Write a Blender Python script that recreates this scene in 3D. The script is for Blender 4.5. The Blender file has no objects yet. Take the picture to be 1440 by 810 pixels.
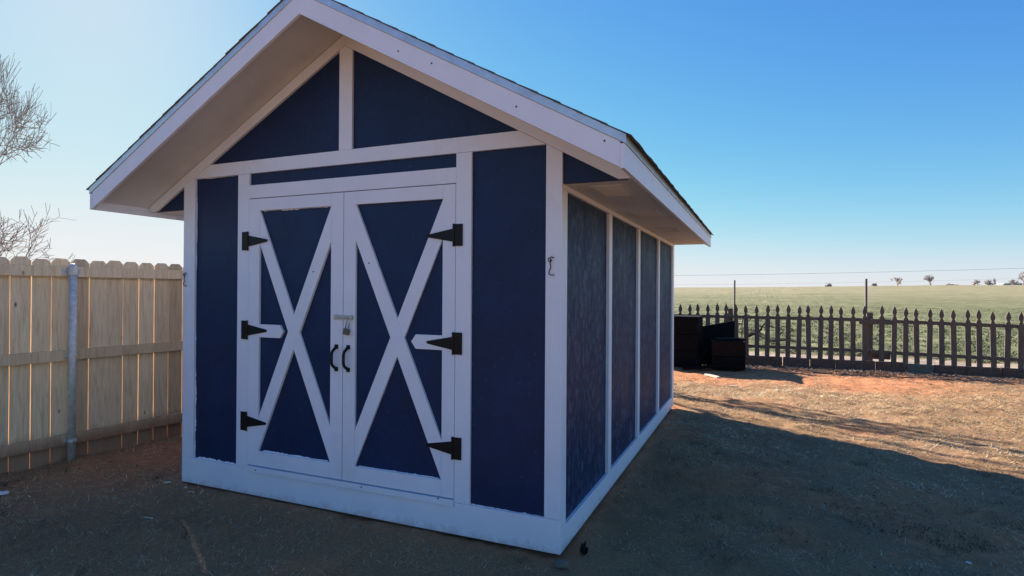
import bpy, math, random
import numpy as np
from mathutils import Vector, Matrix
random.seed(7); rng = np.random.default_rng(11)
S = bpy.context.scene; C = S.collection
R = math.radians

# ------------------------------------------------------------------ camera
F, CX, CY, CZ = 813.08, 1.0663, -3.2308, 1.55
YAW, PIT, ROL = -0.4045, 0.0035, 0.0063
fwd = Vector((math.sin(YAW)*math.cos(PIT), math.cos(YAW)*math.cos(PIT), math.sin(PIT)))
rt = Vector((math.cos(YAW), -math.sin(YAW), 0)); up = rt.cross(fwd)
r2 = rt*math.cos(ROL)+up*math.sin(ROL); u2 = -rt*math.sin(ROL)+up*math.cos(ROL)
cam = bpy.data.objects.new('camera', bpy.data.cameras.new('camera')); C.objects.link(cam)
cam.matrix_world = Matrix(((r2.x,u2.x,-fwd.x,CX),(r2.y,u2.y,-fwd.y,CY),(r2.z,u2.z,-fwd.z,CZ),(0,0,0,1)))
cam.data.sensor_width = 36; cam.data.lens = F/1440*36; cam.data.clip_end = 3000; cam.data.clip_start = .05
S.camera = cam
CO = Vector((CX,CY,CZ))
def ray(u,v): return fwd + r2*((u-720)/F) + u2*((405-v)/F)
def on(u,v,ax,val):
    d = ray(u,v); t = (val-CO[ax])/d[ax]; return CO+d*t
def ground(u,v): return on(u,v,2,0.)
def at(u,v,dep): return CO+ray(u,v)*dep

# ------------------------------------------------------------------ light
AZ, EL = R(-59.25), R(26.4)
sd = Vector((math.sin(AZ)*math.cos(EL), math.cos(AZ)*math.cos(EL), math.sin(EL)))
L = bpy.data.lights.new('sun','SUN'); L.energy = 4.6; L.angle = R(.53); L.color = (1,.91,.80)
lo = bpy.data.objects.new('sun', L); C.objects.link(lo)
lo.rotation_euler = (-sd).to_track_quat('-Z','Y').to_euler()
W = bpy.data.worlds.new('World'); S.world = W; W.use_nodes = True
nt = W.node_tree; nt.nodes.clear()
sky = nt.nodes.new('ShaderNodeTexSky'); sky.sky_type = 'NISHITA'; sky.sun_disc = False
sky.sun_elevation = EL; sky.sun_rotation = AZ; sky.altitude = 300
sky.air_density = .9; sky.dust_density = .17; sky.ozone_density = 8.0
hs = nt.nodes.new('ShaderNodeHueSaturation'); hs.inputs['Saturation'].default_value = 1.11
bg = nt.nodes.new('ShaderNodeBackground'); bg.inputs[1].default_value = .088
out = nt.nodes.new('ShaderNodeOutputWorld')
# soft shoulder on the sky's own radiance, so the zone round the sun keeps its colour
def vmath(op,a,b):
    o=nt.nodes.new('ShaderNodeVectorMath'); o.operation=op
    for k,v in enumerate((a,b)):
        if isinstance(v,float): o.inputs[k].default_value=(v,v,v)
        else: nt.links.new(v,o.inputs[k])
    return o.outputs[0]
nt.links.new(sky.outputs[0], hs.inputs['Color'])
LIM=.90/(.088*2**1.7)
wb=nt.nodes.new('ShaderNodeVectorMath'); wb.operation='MULTIPLY'; nt.links.new(hs.outputs[0],wb.inputs[0]); wb.inputs[1].default_value=(1.03,.87,1.04)   # camera white balance
xx=vmath('MULTIPLY',wb.outputs[0],1/LIM); x3=vmath('MULTIPLY',vmath('MULTIPLY',xx,xx),xx)
den=vmath('ADD',x3,1.0); pw=nt.nodes.new('ShaderNodeSeparateXYZ'); nt.links.new(den,pw.inputs[0]); cb=nt.nodes.new('ShaderNodeCombineXYZ')
for k in range(3):
    m_=nt.nodes.new('ShaderNodeMath'); m_.operation='POWER'; m_.inputs[1].default_value=1/3; nt.links.new(pw.outputs[k],m_.inputs[0]); nt.links.new(m_.outputs[0],cb.inputs[k])
nt.links.new(vmath('DIVIDE',wb.outputs[0],cb.outputs[0]), bg.inputs[0]); nt.links.new(bg.outputs[0], out.inputs[0])
S.view_settings.view_transform = 'Standard'; S.view_settings.look = 'None'
S.view_settings.exposure = 1.7; S.view_settings.gamma = 1

# ------------------------------------------------------------------ materials
class N:
    def __init__(s, name):
        s.m = bpy.data.materials.new(name); s.m.use_nodes = True; s.t = s.m.node_tree
        s.b = s.t.nodes['Principled BSDF']; s.tc = s.t.nodes.new('ShaderNodeTexCoord')
    def n(s, ty, **k):
        o = s.t.nodes.new('ShaderNode'+ty)
        for a,v in k.items():
            if a in o.inputs: o.inputs[a].default_value = v
            else: setattr(o,a,v)
        return o
    def l(s,a,b): s.t.links.new(a,b)
    def map(s, sc=(1,1,1), src='Object', rot=(0,0,0)):
        mp = s.n('Mapping'); mp.inputs['Scale'].default_value = sc; mp.inputs['Rotation'].default_value = rot
        s.l(s.tc.outputs[src], mp.inputs[0]); return mp.outputs[0]
    def noise(s, vec, scale, detail=6, rough=.6, dist=0):
        o = s.n('TexNoise'); o.inputs['Scale'].default_value = scale; o.inputs['Detail'].default_value = detail
        o.inputs['Roughness'].default_value = rough; o.inputs['Distortion'].default_value = dist
        s.l(vec, o.inputs['Vector']); return o.outputs[0]
    def ramp(s, fac, stops, interp='LINEAR'):
        o = s.n('ValToRGB'); cr = o.color_ramp; cr.interpolation = interp
        while len(cr.elements) < len(stops): cr.elements.new(.5)
        for e,(p,c) in zip(cr.elements, stops):
            e.position = p; e.color = (*c,1) if len(c)==3 else c
        s.l(fac, o.inputs[0]); return o.outputs[0]
    def mix(s, fac, a, b, mode='MIX'):
        o = s.n('Mix', data_type='RGBA', blend_type=mode)
        for v,i in ((fac,0),(a,6),(b,7)):
            if isinstance(v,(int,float)): o.inputs[i].default_value = v
            elif isinstance(v,tuple): o.inputs[i].default_value = (*v,1)
            else: s.l(v,o.inputs[i])
        return o.outputs[2]
    def bump(s, h, strength=.3, dist=.01, prev=None):
        o = s.n('Bump'); o.inputs['Strength'].default_value = strength; o.inputs['Distance'].default_value = dist
        s.l(h,o.inputs['Height'])
        if prev: s.l(prev,o.inputs['Normal'])
        s.l(o.outputs[0], s.b.inputs['Normal']); return o.outputs[0]
    def col(s, c):
        if isinstance(c,tuple): s.b.inputs['Base Color'].default_value = (*c,1)
        else: s.l(c, s.b.inputs['Base Color'])
    def set(s, **k):
        for a,v in k.items(): s.b.inputs[a.replace('_',' ')].default_value = v

def m_white():
    q = N('white_paint'); v = q.map((1,1,1))
    n1 = q.noise(v, 3, 5); n2 = q.noise(q.map((60,60,6)), 3, 5, .7); n3 = q.noise(v, 45, 3, .5)
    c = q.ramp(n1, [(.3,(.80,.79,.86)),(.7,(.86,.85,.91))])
    spots = q.ramp(n3, [(.72,(0,0,0)),(.80,(1,1,1))])
    dirt = q.ramp(q.noise(v,1.7,8,.75),[(.56,(0,0,0)),(.8,(.35,.35,.35))])
    c = q.mix(dirt, c, (.52,.50,.47)); c = q.mix(spots, c, (.6,.58,.56))
    gz=q.n('NewGeometry'); sz=q.n('SeparateXYZ'); q.l(gz.outputs['Position'],sz.inputs[0])
    ms=q.n('Math',operation='MULTIPLY_ADD'); q.l(q.noise(v,13,8,.8),ms.inputs[0]); ms.inputs[1].default_value=-.26; q.l(sz.outputs[2],ms.inputs[2])
    off=q.n('Math',operation='ADD'); q.l(ms.outputs[0],off.inputs[0]); off.inputs[1].default_value=.16
    c=q.mix(q.ramp(off.outputs[0],[(.02,(.38,.38,.38)),(.075,(0,0,0))]),c,(.36,.22,.16))   # red mud splashed low down
    q.col(c); q.bump(n2,.25,.003); q.set(Roughness=.45); return q.m
def m_navy():
    q = N('navy_paint'); n2 = q.noise(q.map((1,1,.6)), 95, 4,.6); n1 = q.noise(q.map((1,1,1)), 2.2, 9,.75)
    q.col(q.mix(q.ramp(q.noise(q.map((1,1,1)),75,2,.4),[(.745,(0,0,0)),(.77,(.7,.7,.7))]),q.ramp(n1,[(.3,(.003,.014,.052)),(.7,(.007,.027,.095))]),(.10,.12,.18))); q.bump(n2,.5,.004); q.set(Roughness=.52); q.b.inputs['Specular IOR Level'].default_value=.35; return q.m
def m_osb():
    q = N('navy_strand_board')
    v = q.map((1,1,.42)); w = q.n('TexVoronoi'); w.inputs['Scale'].default_value = 44; w.inputs['Randomness'].default_value = 1
    q.l(v, w.inputs['Vector'])
    n1 = q.noise(q.map((1,1,.28)), 22, 6,.7,1.2); n2 = q.noise(q.map((1,1,.5)), 3, 4)
    g = q.mix(.5, w.outputs['Color'], n1)
    q.col(q.ramp(q.noise(q.map((1,1,.22)),34,4,.62,1.8),[(.42,(.006,.014,.045)),(.54,(.014,.030,.075)),(.68,(.07,.12,.20))]))
    cv = q.n('SeparateColor'); q.l(w.outputs['Color'],cv.inputs[0])
    chips = q.ramp(cv.outputs[0],[(.55,(0,0,0)),(.95,(.85,.85,.85))]); nz_=q.ramp(n1,[(.38,(0,0,0)),(.62,(1,1,1))])
    cm = q.mix(1.,chips,nz_,'MULTIPLY'); base=q.ramp(q.noise(q.map((1,1,.30)),46,5,.7,2.4),[(.42,(.003,.012,.050)),(.56,(.008,.026,.085)),(.70,(.03,.08,.17))])
    q.col(q.mix(cm,base,(.085,.145,.24)))
    q.bump(g,1.,.012); rr = q.ramp(n2,[(.3,(.48,.48,.48)),(.7,(.62,.62,.62))]); q.l(rr,q.b.inputs['Roughness']); q.b.inputs['Specular IOR Level'].default_value=.22; return q.m
def m_soffit():
    q = N('soffit_paint'); n = q.noise(q.map((1,1,1)), 2.4, 6); g=q.noise(q.map((1,1,1)), 60, 4)
    q.col(q.ramp(n,[(.3,(.62,.60,.57)),(.7,(.74,.72,.69))])); q.bump(g,.3,.002); q.set(Roughness=.55); return q.m
def m_simple(name, c, rough=.5, metal=0., sc=30, var=.25, bs=.2, bd=.002):
    q = N(name); n = q.noise(q.map((1,1,1)), sc, 6)
    lo_ = tuple(x*(1-var) for x in c); hi = tuple(min(1,x*(1+var)) for x in c)
    q.col(q.ramp(n,[(.3,lo_),(.7,hi)])); q.bump(n,bs,bd); q.set(Roughness=rough, Metallic=metal); return q.m
def m_cedar():
    q = N('new_fence_wood'); oi = q.n('ObjectInfo')
    v = q.n('VectorMath', operation='ADD'); q.l(q.tc.outputs['Object'], v.inputs[0])
    sc = q.n('VectorMath', operation='SCALE'); cmb = q.n('CombineXYZ'); q.l(oi.outputs['Random'],cmb.inputs[0]); q.l(oi.outputs['Random'],cmb.inputs[2])
    q.l(cmb.outputs[0],sc.inputs[0]); sc.inputs['Scale'].default_value=37; q.l(sc.outputs[0],v.inputs[1])
    mp = q.n('Mapping'); mp.inputs['Scale'].default_value=(14,14,1.1); q.l(v.outputs[0],mp.inputs[0])
    g = q.noise(mp.outputs[0], 2.4, 7,.65,1.3)
    mp2 = q.n('Mapping'); mp2.inputs['Scale'].default_value=(1.6,1.6,.7); q.l(v.outputs[0],mp2.inputs[0])
    vo = q.n('TexVoronoi'); vo.inputs['Scale'].default_value = 4.2; q.l(mp2.outputs[0],vo.inputs['Vector'])
    knot = q.ramp(vo.outputs['Distance'],[(.03,(1,1,1)),(.09,(0,0,0))])
    c = q.ramp(g,[(.25,(.50,.36,.225)),(.5,(.76,.585,.395)),(.75,(.86,.705,.51))])
    c = q.mix(knot, c, (.14,.075,.035))
    tint = q.ramp(oi.outputs['Random'],[(0,(.70,.64,.58)),(.5,(.95,.92,.88)),(1,(1.08,1.06,1.0))]); c = q.mix(1., c, tint,'MULTIPLY')
    sep = q.n('SeparateXYZ'); geo = q.n('NewGeometry'); q.l(geo.outputs['Position'], sep.inputs[0])
    nz = q.noise(q.map((1,1,1)), 6, 5)
    ad = q.n('Math', operation='MULTIPLY_ADD'); q.l(nz, ad.inputs[0]); ad.inputs[1].default_value = -.25; q.l(sep.outputs[2], ad.inputs[2])
    stain = q.ramp(ad.outputs[0],[(0.0,(1,1,1)),(.14,(0,0,0))])     # red mud splashed on the board feet
    st = q.n('Math', operation='MULTIPLY'); q.l(stain,st.inputs[0]); st.inputs[1].default_value=.75
    c = q.mix(st.outputs[0], c, (.22,.09,.05))
    q.col(c); q.bump(g,.35,.003); q.set(Roughness=.75); return q.m
def m_oldwood():
    q = N('weathered_picket_wood'); g = q.noise(q.map((40,40,4)), 1.5, 7,.7,.6); n=q.noise(q.map((1,1,1)),5,4)
    c = q.ramp(g,[(.25,(.055,.042,.032)),(.55,(.12,.098,.078)),(.8,(.21,.175,.14))])
    sp = q.ramp(q.noise(q.map((1,1,1)),38,3,.5),[(.7,(0,0,0)),(.78,(1,1,1))])
    c = q.mix(sp,c,(.33,.31,.28)); q.col(c); q.bump(g,.5,.003); q.set(Roughness=.85); return q.m
M = dict(white=m_white(), navy=m_navy(), osb=m_osb(), soffit=m_soffit(), cedar=m_cedar(), old=m_oldwood(),
    black=m_simple('black_powder_coat',(.010,.010,.011),.42,.0,200,.3,.3,.001),
    steel=m_simple('zinc_plated_steel',(.62,.60,.55),.32,.9,60,.2,.1,.001),
    brass=m_simple('dull_bronze_lock',(.16,.14,.10),.45,.6,60,.2,.2,.001),
    galv=m_simple('galvanised_steel',(.58,.57,.55),.5,.35,28,.22,.15,.001),
    drip=m_simple('drip_edge_metal',(.60,.64,.68),.35,.5,12,.12,.1,.001),
    shingle=m_simple('asphalt_shingle',(.10,.10,.105),.9,0,260,.6,.8,.004),
    dark=m_simple('black_stained_timber',(.006,.0055,.006),.8,0,22,.5,.6,.006),
    darkred=m_simple('dark_brown_timber',(.014,.008,.007),.8,0,22,.5,.6,.006),
    block=m_simple('mud_stained_border_block',(.13,.075,.055),.9,0,16,.45,.8,.01),
    blockg=m_simple('mossy_border_block',(.15,.13,.10),.9,0,16,.4,.8,.01),
    pipe=m_simple('weathered_pipe',(.12,.10,.09),.8,.0,30,.3,.2,.002),
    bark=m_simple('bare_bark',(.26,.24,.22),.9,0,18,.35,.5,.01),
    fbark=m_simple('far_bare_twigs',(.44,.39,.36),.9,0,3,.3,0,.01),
    rust=m_simple('rusty_iron',(.07,.045,.035),.8,.3,40,.4,.4,.002),
    pale=m_simple('pale_wood_chip',(.62,.53,.40),.7,0,40,.2,.3,.002),
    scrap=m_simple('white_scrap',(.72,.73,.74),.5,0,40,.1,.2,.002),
    barn=m_simple('pale_sheet_metal',(.4,.4,.4),.5,.1,3,.1,.1,.002),
    wire=m_simple('wire_black',(.02,.02,.022),.4,.6,50,.2,.1,.001))
def m_blade(name, stops, rough=.7):
    q = N(name); a = q.n('Attribute', attribute_name='tint'); q.col(q.ramp(a.outputs['Fac'],stops)); q.set(Roughness=rough)
    q.b.inputs['Specular IOR Level'].default_value=.25; return q.m
for k_,v_ in (('dark',.12),('darkred',.12),('black',.22)): M[k_].node_tree.nodes['Principled BSDF'].inputs['Specular IOR Level'].default_value=v_
M['straw'] = m_blade('dry_straw_grass',[(0,(.08,.048,.03)),(.35,(.27,.175,.09)),(.7,(.56,.41,.22)),(1,(.86,.74,.50))])
M['green'] = m_blade('green_grass',[(0,(.012,.028,.014)),(.6,(.03,.065,.03)),(1,(.07,.12,.05))])
M['weed'] = m_blade('field_weeds',[(0,(.035,.045,.020)),(.5,(.10,.125,.055)),(.85,(.19,.20,.10)),(1,(.36,.31,.20))])
M['litter'] = m_blade('leaf_litter',[(0,(.10,.05,.03)),(.5,(.28,.18,.11)),(1,(.55,.45,.33))])

# ------------------------------------------------------------------ mesh helpers
class MB:
    def __init__(s): s.v=[]; s.f=[]
    def add(s, vs, fs):
        o=len(s.v); s.v += [tuple(v) for v in vs]; s.f += [tuple(i+o for i in f) for f in fs]; return s
    def box(s, x0,x1,y0,y1,z0,z1):
        vs=[(x,y,z) for z in (z0,z1) for y in (y0,y1) for x in (x0,x1)]
        return s.add(vs,[(0,2,3,1),(4,5,7,6),(0,1,5,4),(2,6,7,3),(0,4,6,2),(1,3,7,5)])
    def prism(s, poly, y0, y1, ax='y'):     # poly in (a,z); extruded along the other horizontal axis
        n=len(poly); P=(lambda a,z,t:(a,t,z)) if ax=='y' else ((lambda a,z,t:(t,a,z)) if ax=='x' else (lambda a,z,t:(a,z,t)))
        vs=[P(a,z,y0) for a,z in poly]+[P(a,z,y1) for a,z in poly]
        return s.add(vs,[tuple(range(n)),tuple(range(2*n-1,n-1,-1))]+[(i,(i+n),(i+1)%n+n,(i+1)%n) for i in range(n)])
    def tube(s, pts, rad, seg=8, cap=True):
        pts=[Vector(p) for p in pts]; n=len(pts); rad=[rad]*n if isinstance(rad,(int,float)) else rad
        vs=[]; pn=None
        for i,p in enumerate(pts):
            d=(pts[min(i+1,n-1)]-pts[max(i-1,0)]).normalized()
            if pn is None: a=d.orthogonal().normalized()
            else: a=(pn-d*pn.dot(d)).normalized()
            pn=a; b=d.cross(a)
            vs += [p+(a*math.cos(t)+b*math.sin(t))*rad[i] for t in [2*math.pi*k/seg for k in range(seg)]]
        fs=[(i*seg+k,i*seg+(k+1)%seg,(i+1)*seg+(k+1)%seg,(i+1)*seg+k) for i in range(n-1) for k in range(seg)]
        if cap: fs += [tuple(range(seg-1,-1,-1)), tuple(range((n-1)*seg,n*seg))]
        return s.add(vs,fs)
    def build(s, name, mat, parent=None, bevel=0, smooth=False, loc=None):
        me=bpy.data.meshes.new(name); me.from_pydata(s.v,[],s.f); me.update()
        o=bpy.data.objects.new(name,me); C.objects.link(o); me.materials.append(mat)
        import bmesh
        bm=bmesh.new(); bm.from_mesh(me); bmesh.ops.recalc_face_normals(bm,faces=bm.faces); bm.to_mesh(me); bm.free()
        if loc is not None:
            me.transform(Matrix.Translation(-Vector(loc))); o.location=loc
        if parent is not None:
            o.parent=parent
            if loc is None: o.matrix_parent_inverse=parent.matrix_world.inverted()
        if smooth: me.polygons.foreach_set('use_smooth',[True]*len(me.polygons))
        if bevel:
            b=o.modifiers.new('bevel','BEVEL'); b.width=bevel; b.segments=2; b.limit_method='ANGLE'
        return o
def tag(o,label=None,cat=None,group=None,kind=None):
    for k,v in (('label',label),('category',cat),('group',group),('kind',kind)):
        if v: o[k]=v
    return o
def empty(name,loc,label,cat,group=None,rz=0):
    o=bpy.data.objects.new(name,None); C.objects.link(o); o.location=loc; o.rotation_euler=(0,0,rz); o.empty_display_size=.2
    bpy.context.view_layer.update()
    return tag(o,label,cat,group)
def fast_mesh(name, co, faces_n, fv, mat, tint=None):
    me=bpy.data.meshes.new(name); nv=len(co); nf=len(fv)//faces_n
    me.vertices.add(nv); me.vertices.foreach_set('co',co.astype(np.float32).ravel())
    me.loops.add(nf*faces_n); me.loops.foreach_set('vertex_index',fv.astype(np.int32))
    me.polygons.add(nf); me.polygons.foreach_set('loop_start',np.arange(nf,dtype=np.int32)*faces_n)
    me.update(calc_edges=True)
    if tint is not None:
        a=me.attributes.new('tint','FLOAT','POINT'); a.data.foreach_set('value',tint.astype(np.float32))
    me.materials.append(mat); o=bpy.data.objects.new(name,me); C.objects.link(o); return o

# ------------------------------------------------------------------ value noise
PERM = rng.random((256,256))
def vn(x,y):
    xi=np.floor(x).astype(int); yi=np.floor(y).astype(int); fx=x-xi; fy=y-yi
    fx=fx*fx*(3-2*fx); fy=fy*fy*(3-2*fy); g=lambda a,b:PERM[a&255,b&255]
    return (g(xi,yi)*(1-fx)+g(xi+1,yi)*fx)*(1-fy)+(g(xi,yi+1)*(1-fx)+g(xi+1,yi+1)*fx)*fy
def fbm(x,y,o=5,gain=.5):
    s=0;a=1;t=0
    for i in range(o): s=s+a*vn(x*2**i+17.3*i,y*2**i+9.1*i); t+=a; a*=gain
    return s/t
def sst(x,a,b): t=np.clip((x-a)/(b-a),0,1); return t*t*(3-2*t)
def bare(x,y):      # 1 = bare red dirt, 0 = dormant turf
    n=fbm(x*.9+3,y*.9,5)
    b=sst(n,.52,.66)*.75
    back=sst(y,6.2,8.4)*(1-sst(y,10.9,11.4))*(1.-.8*sst(x,1.8,5.5)*(1-.7*sst(y,8.6,9.4))); b=np.maximum(b*(1-.6*sst(y,3,6)),back*(.5+.5*sst(n,.3,.5)))
    lf=np.exp(-(((x+4.0)/1.3)**2+((y-.6)/1.1)**2)); b=np.maximum(b,lf*1.1)
    d=np.maximum(np.maximum(-3.19-x,x),np.maximum(-y,y-4.85)); b=np.maximum(b,np.exp(-np.maximum(d,0)/.16)*.9)
    p=np.exp(-(((x-1.3)/.35)**2+((y-.9)/.35)**2)); b=np.maximum(b,p*.8)
    return np.clip(b,0,1)*(.62+.38*sst(y,3.2,5.5))
def greenm(x,y):
    n=fbm(x*2.3+40,y*2.3+8,4)
    g=np.exp(-(((x-2.9)/1.2)**2+((y-.3)/1.1)**2)); return np.clip(sst(n,.50,.62)*g*1.3,0,1)
def height(x,y):
    b=bare(x,y)
    z=-.022+.035*(fbm(x*.7,y*.7,3)-.5)+.045*(fbm(x*4,y*4,4)-.5)*(1+.6*(1-b))+.022*(fbm(x*15,y*15,3)-.5)
    d=np.maximum(np.maximum(-3.19-x,x),np.maximum(-y,y-4.85))
    z=np.where(d<.35, np.minimum(z,-.012-.0*d)*1.0, z)
    far=sst(y,18,245); z=z+far*np.clip(3.05+.0135*x,.5,7.5)
    z=z-sst(y,260,600)*12
    f=sst(y,12.6,14); z=z+f*(.22*(fbm(x*.45+5,y*.8,4)-.5)+.10*(fbm(x*3,y*3,3)-.5)*(1-sst(y,30,90)))
    z=z+sst(y,60,200)*(fbm(x*.02,y*.02,3)-.5)*1.1
    return z

def axis(lo,hi,f0,f1,step,grow=1.09):
    a=list(np.arange(f0,f1+1e-6,step)); s=step; v=f1
    while v<hi: s*=grow; v+=s; a.append(v)
    s=step; v=f0; pre=[]
    while v>lo: s*=grow; v-=s; pre.append(v)
    return np.array(pre[::-1]+a)
xs=axis(-700,800,-6,8.5,.055); ys=axis(-150,750,-2.8,12.,.055,1.05)
X,Y=np.meshgrid(xs,ys); Z=height(X,Y); nx,ny=len(xs),len(ys)
co=np.stack([X.ravel(),Y.ravel(),Z.ravel()],1)
i=np.arange(nx-1)[None,:]+np.arange(ny-1)[:,None]*nx; i=i.ravel()
fv=np.stack([i,i+1,i+1+nx,i+nx],1).ravel()
q=N('ground_soil_and_turf')
A=q.n('Attribute',attribute_name='tint'); A2=q.n('Attribute',attribute_name='field'); A3=q.n('Attribute',attribute_name='road')
v=q.map((1,1,1)); n1=q.noise(v,9,8,.7); n2=q.noise(v,55,6,.7); n3=q.noise(v,1.2,5)
n4=q.noise(q.map((1,2.2,1),rot=(0,0,.5)),70,5,.75,1.5)
dirt=q.ramp(n1,[(.25,(.27,.085,.034)),(.5,(.48,.18,.070)),(.75,(.62,.30,.14))])
dirt=q.mix(q.ramp(n2,[(.4,(0,0,0)),(.75,(.6,.6,.6))]),dirt,(.45,.27,.17))
turf=q.ramp(n4,[(.25,(.10,.052,.030)),(.5,(.35,.205,.10)),(.75,(.62,.40,.20))])
turf=q.mix(q.ramp(n3,[(.4,(0,0,0)),(.7,(.5,.5,.5))]),turf,(.25,.13,.08))
nmx=q.mix(.45,n1,n2); mm=q.n('Math',operation='MULTIPLY_ADD'); q.l(nmx,mm.inputs[0]); mm.inputs[1].default_value=1.6
sb=q.n('Math',operation='SUBTRACT'); q.l(A.outputs['Fac'],sb.inputs[0]); sb.inputs[1].default_value=.80; q.l(sb.outputs[0],mm.inputs[2])
msk=q.ramp(mm.outputs[0],[(.2,(0,0,0)),(.62,(1,1,1))])
yard=q.mix(msk,turf,dirt)
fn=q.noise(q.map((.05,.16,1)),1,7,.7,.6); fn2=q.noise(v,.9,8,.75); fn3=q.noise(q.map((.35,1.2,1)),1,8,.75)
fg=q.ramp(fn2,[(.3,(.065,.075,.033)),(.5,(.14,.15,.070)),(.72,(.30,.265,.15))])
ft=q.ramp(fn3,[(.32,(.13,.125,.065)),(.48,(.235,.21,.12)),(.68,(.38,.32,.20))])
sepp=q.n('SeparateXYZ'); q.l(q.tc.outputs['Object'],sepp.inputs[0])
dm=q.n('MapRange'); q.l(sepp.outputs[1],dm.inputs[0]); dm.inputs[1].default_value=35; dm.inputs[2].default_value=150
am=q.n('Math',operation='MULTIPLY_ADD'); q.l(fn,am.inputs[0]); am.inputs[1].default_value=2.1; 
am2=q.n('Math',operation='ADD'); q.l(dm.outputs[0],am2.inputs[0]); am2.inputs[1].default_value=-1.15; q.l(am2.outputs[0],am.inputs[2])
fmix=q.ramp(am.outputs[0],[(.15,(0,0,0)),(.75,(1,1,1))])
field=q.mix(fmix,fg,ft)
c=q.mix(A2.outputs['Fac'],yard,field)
c=q.mix(A3.outputs['Fac'],c,q.ramp(n1,[(.3,(.27,.21,.16)),(.7,(.42,.34,.26))]))
q.col(c); bb=q.bump(n2,.6,.012); q.bump(n4,.6,.010,bb); q.set(Roughness=.95); q.b.inputs['Specular IOR Level'].default_value=.15
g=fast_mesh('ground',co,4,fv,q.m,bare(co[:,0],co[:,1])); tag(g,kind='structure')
g.data.polygons.foreach_set('use_smooth',[True]*len(g.data.polygons))
fa=g.data.attributes.new('field','FLOAT','POINT'); fa.data.foreach_set('value',sst(co[:,1]+1.2*(fbm(co[:,0]*.8,co[:,1]*.8,3)-.5),12.6,13.6).astype(np.float32))
fr=g.data.attributes.new('road','FLOAT','POINT'); e=co[:,1]+.7*(fbm(co[:,0]*1.1,co[:,1]*1.1+3,3)-.5)
fr.data.foreach_set('value',(sst(e,10.75,11.1)*(1-sst(e,12.7,13.2))).astype(np.float32))

# ------------------------------------------------------------------ grass made of blades
def blades(name, px, py, ln, wd, lift, mat, tint, zoff=0.0):
    n=len(px); z=height(px,py)+zoff; a=rng.random(n)*2*np.pi; dx=np.cos(a); dy=np.sin(a)
    lf=lift*(.3+rng.random(n)); L1=ln*.5
    P0=np.stack([px,py,z-.004],1); D=np.stack([dx,dy,lf],1); D/=np.linalg.norm(D,axis=1)[:,None]
    sd_=np.stack([-dy,dx,np.zeros(n)],1)*wd[:,None]*.5
    P1=P0+D*L1[:,None]; b=a+rng.normal(0,.6,n); D2=np.stack([np.cos(b),np.sin(b),lf*rng.uniform(-.5,.9,n)],1); D2/=np.linalg.norm(D2,axis=1)[:,None]
    P2=P1+D2*L1[:,None]
    vs=np.stack([P0-sd_,P0+sd_,P1+sd_*.8,P1-sd_*.8,P2],1).reshape(-1,3)
    k=np.arange(n)*5; fv=np.stack([k,k+1,k+2, k,k+2,k+3, k+3,k+2,k+4],1).ravel()
    return fast_mesh(name,vs,3,fv,mat,np.repeat(tint,5))
def scatter(n, x0,x1,y0,y1, pw, mask, dmin=2.2):
    x=rng.uniform(x0,x1,n); y=rng.uniform(y0,y1,n); dx=x-CX; dy=y-CY
    dep=dx*fwd.x+dy*fwd.y; lat=dx*rt.x+dy*rt.y; d=np.maximum(dep,.5)
    keep=(dep>1.7)&(np.abs(lat)<dep*.98+.6)&(rng.random(n)<np.clip((3.2/d)**pw,0,1))
    inside=(x>-3.2)&(x<0.01)&(y>-.0)&(y<4.86); keep&=~inside
    x,y=x[keep],y[keep]; k=rng.random(len(x))<mask(x,y); x,y=x[k],y[k]
    return x,y,np.hypot(x-CX,y-CY)
x,y,d=scatter(900000,-6.5,9,-2.8,10.2,1.15,lambda x,y:(1-bare(x,y)*.93)*(.35+.65*sst(fbm(x*3.1,y*3.1,3),.3,.55))*(1-.9*greenm(x,y)))
tn=np.clip(.25+.75*fbm(x*1.3,y*1.3,3)-.1+rng.normal(0,.18,len(x)),0,1)
sc_=np.clip(d/4.5,.75,2.2)
tag(blades('dormant_grass',x,y,rng.uniform(.02,.075,len(x))*sc_**.5,.0030*sc_,.50+0*x,M['straw'],tn),'dormant straw coloured turf covering the yard round the shed','grass',kind='stuff')
nc=330; cx2=rng.uniform(-5,8,nc); cy2=rng.uniform(-2.3,9.5,nc); x=np.repeat(cx2,34)+rng.normal(0,.028,nc*34); y=np.repeat(cy2,34)+rng.normal(0,.028,nc*34); tb=np.repeat(rng.random(nc)*.5,34)
k=((x<-3.24)|(x>.05)|(y<-.05)|(y>4.9))&(x>-4.55)&(np.hypot(x-CX,y-CY)>2.3); x,y,tb=x[k],y[k],tb[k]
tag(blades('grass_tufts',x,y,rng.uniform(.03,.085,len(x)),.0034+0*x,1.1+0*x,M['straw'],np.clip(tb*.6+rng.random(len(x))*.35,0,1)),'small upright tufts of dry grass dotted over the yard','grass',kind='stuff')
x,y,d=scatter(260000,0.2,6,-2.,3.5,1,lambda x,y:greenm(x,y)*.9)
tag(blades('green_grass',x,y,rng.uniform(.03,.07,len(x)),.0035+0*x,.9+0*x,M['green'],rng.random(len(x))),'dark green patches of living grass at the right of the yard','grass',kind='stuff')
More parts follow.
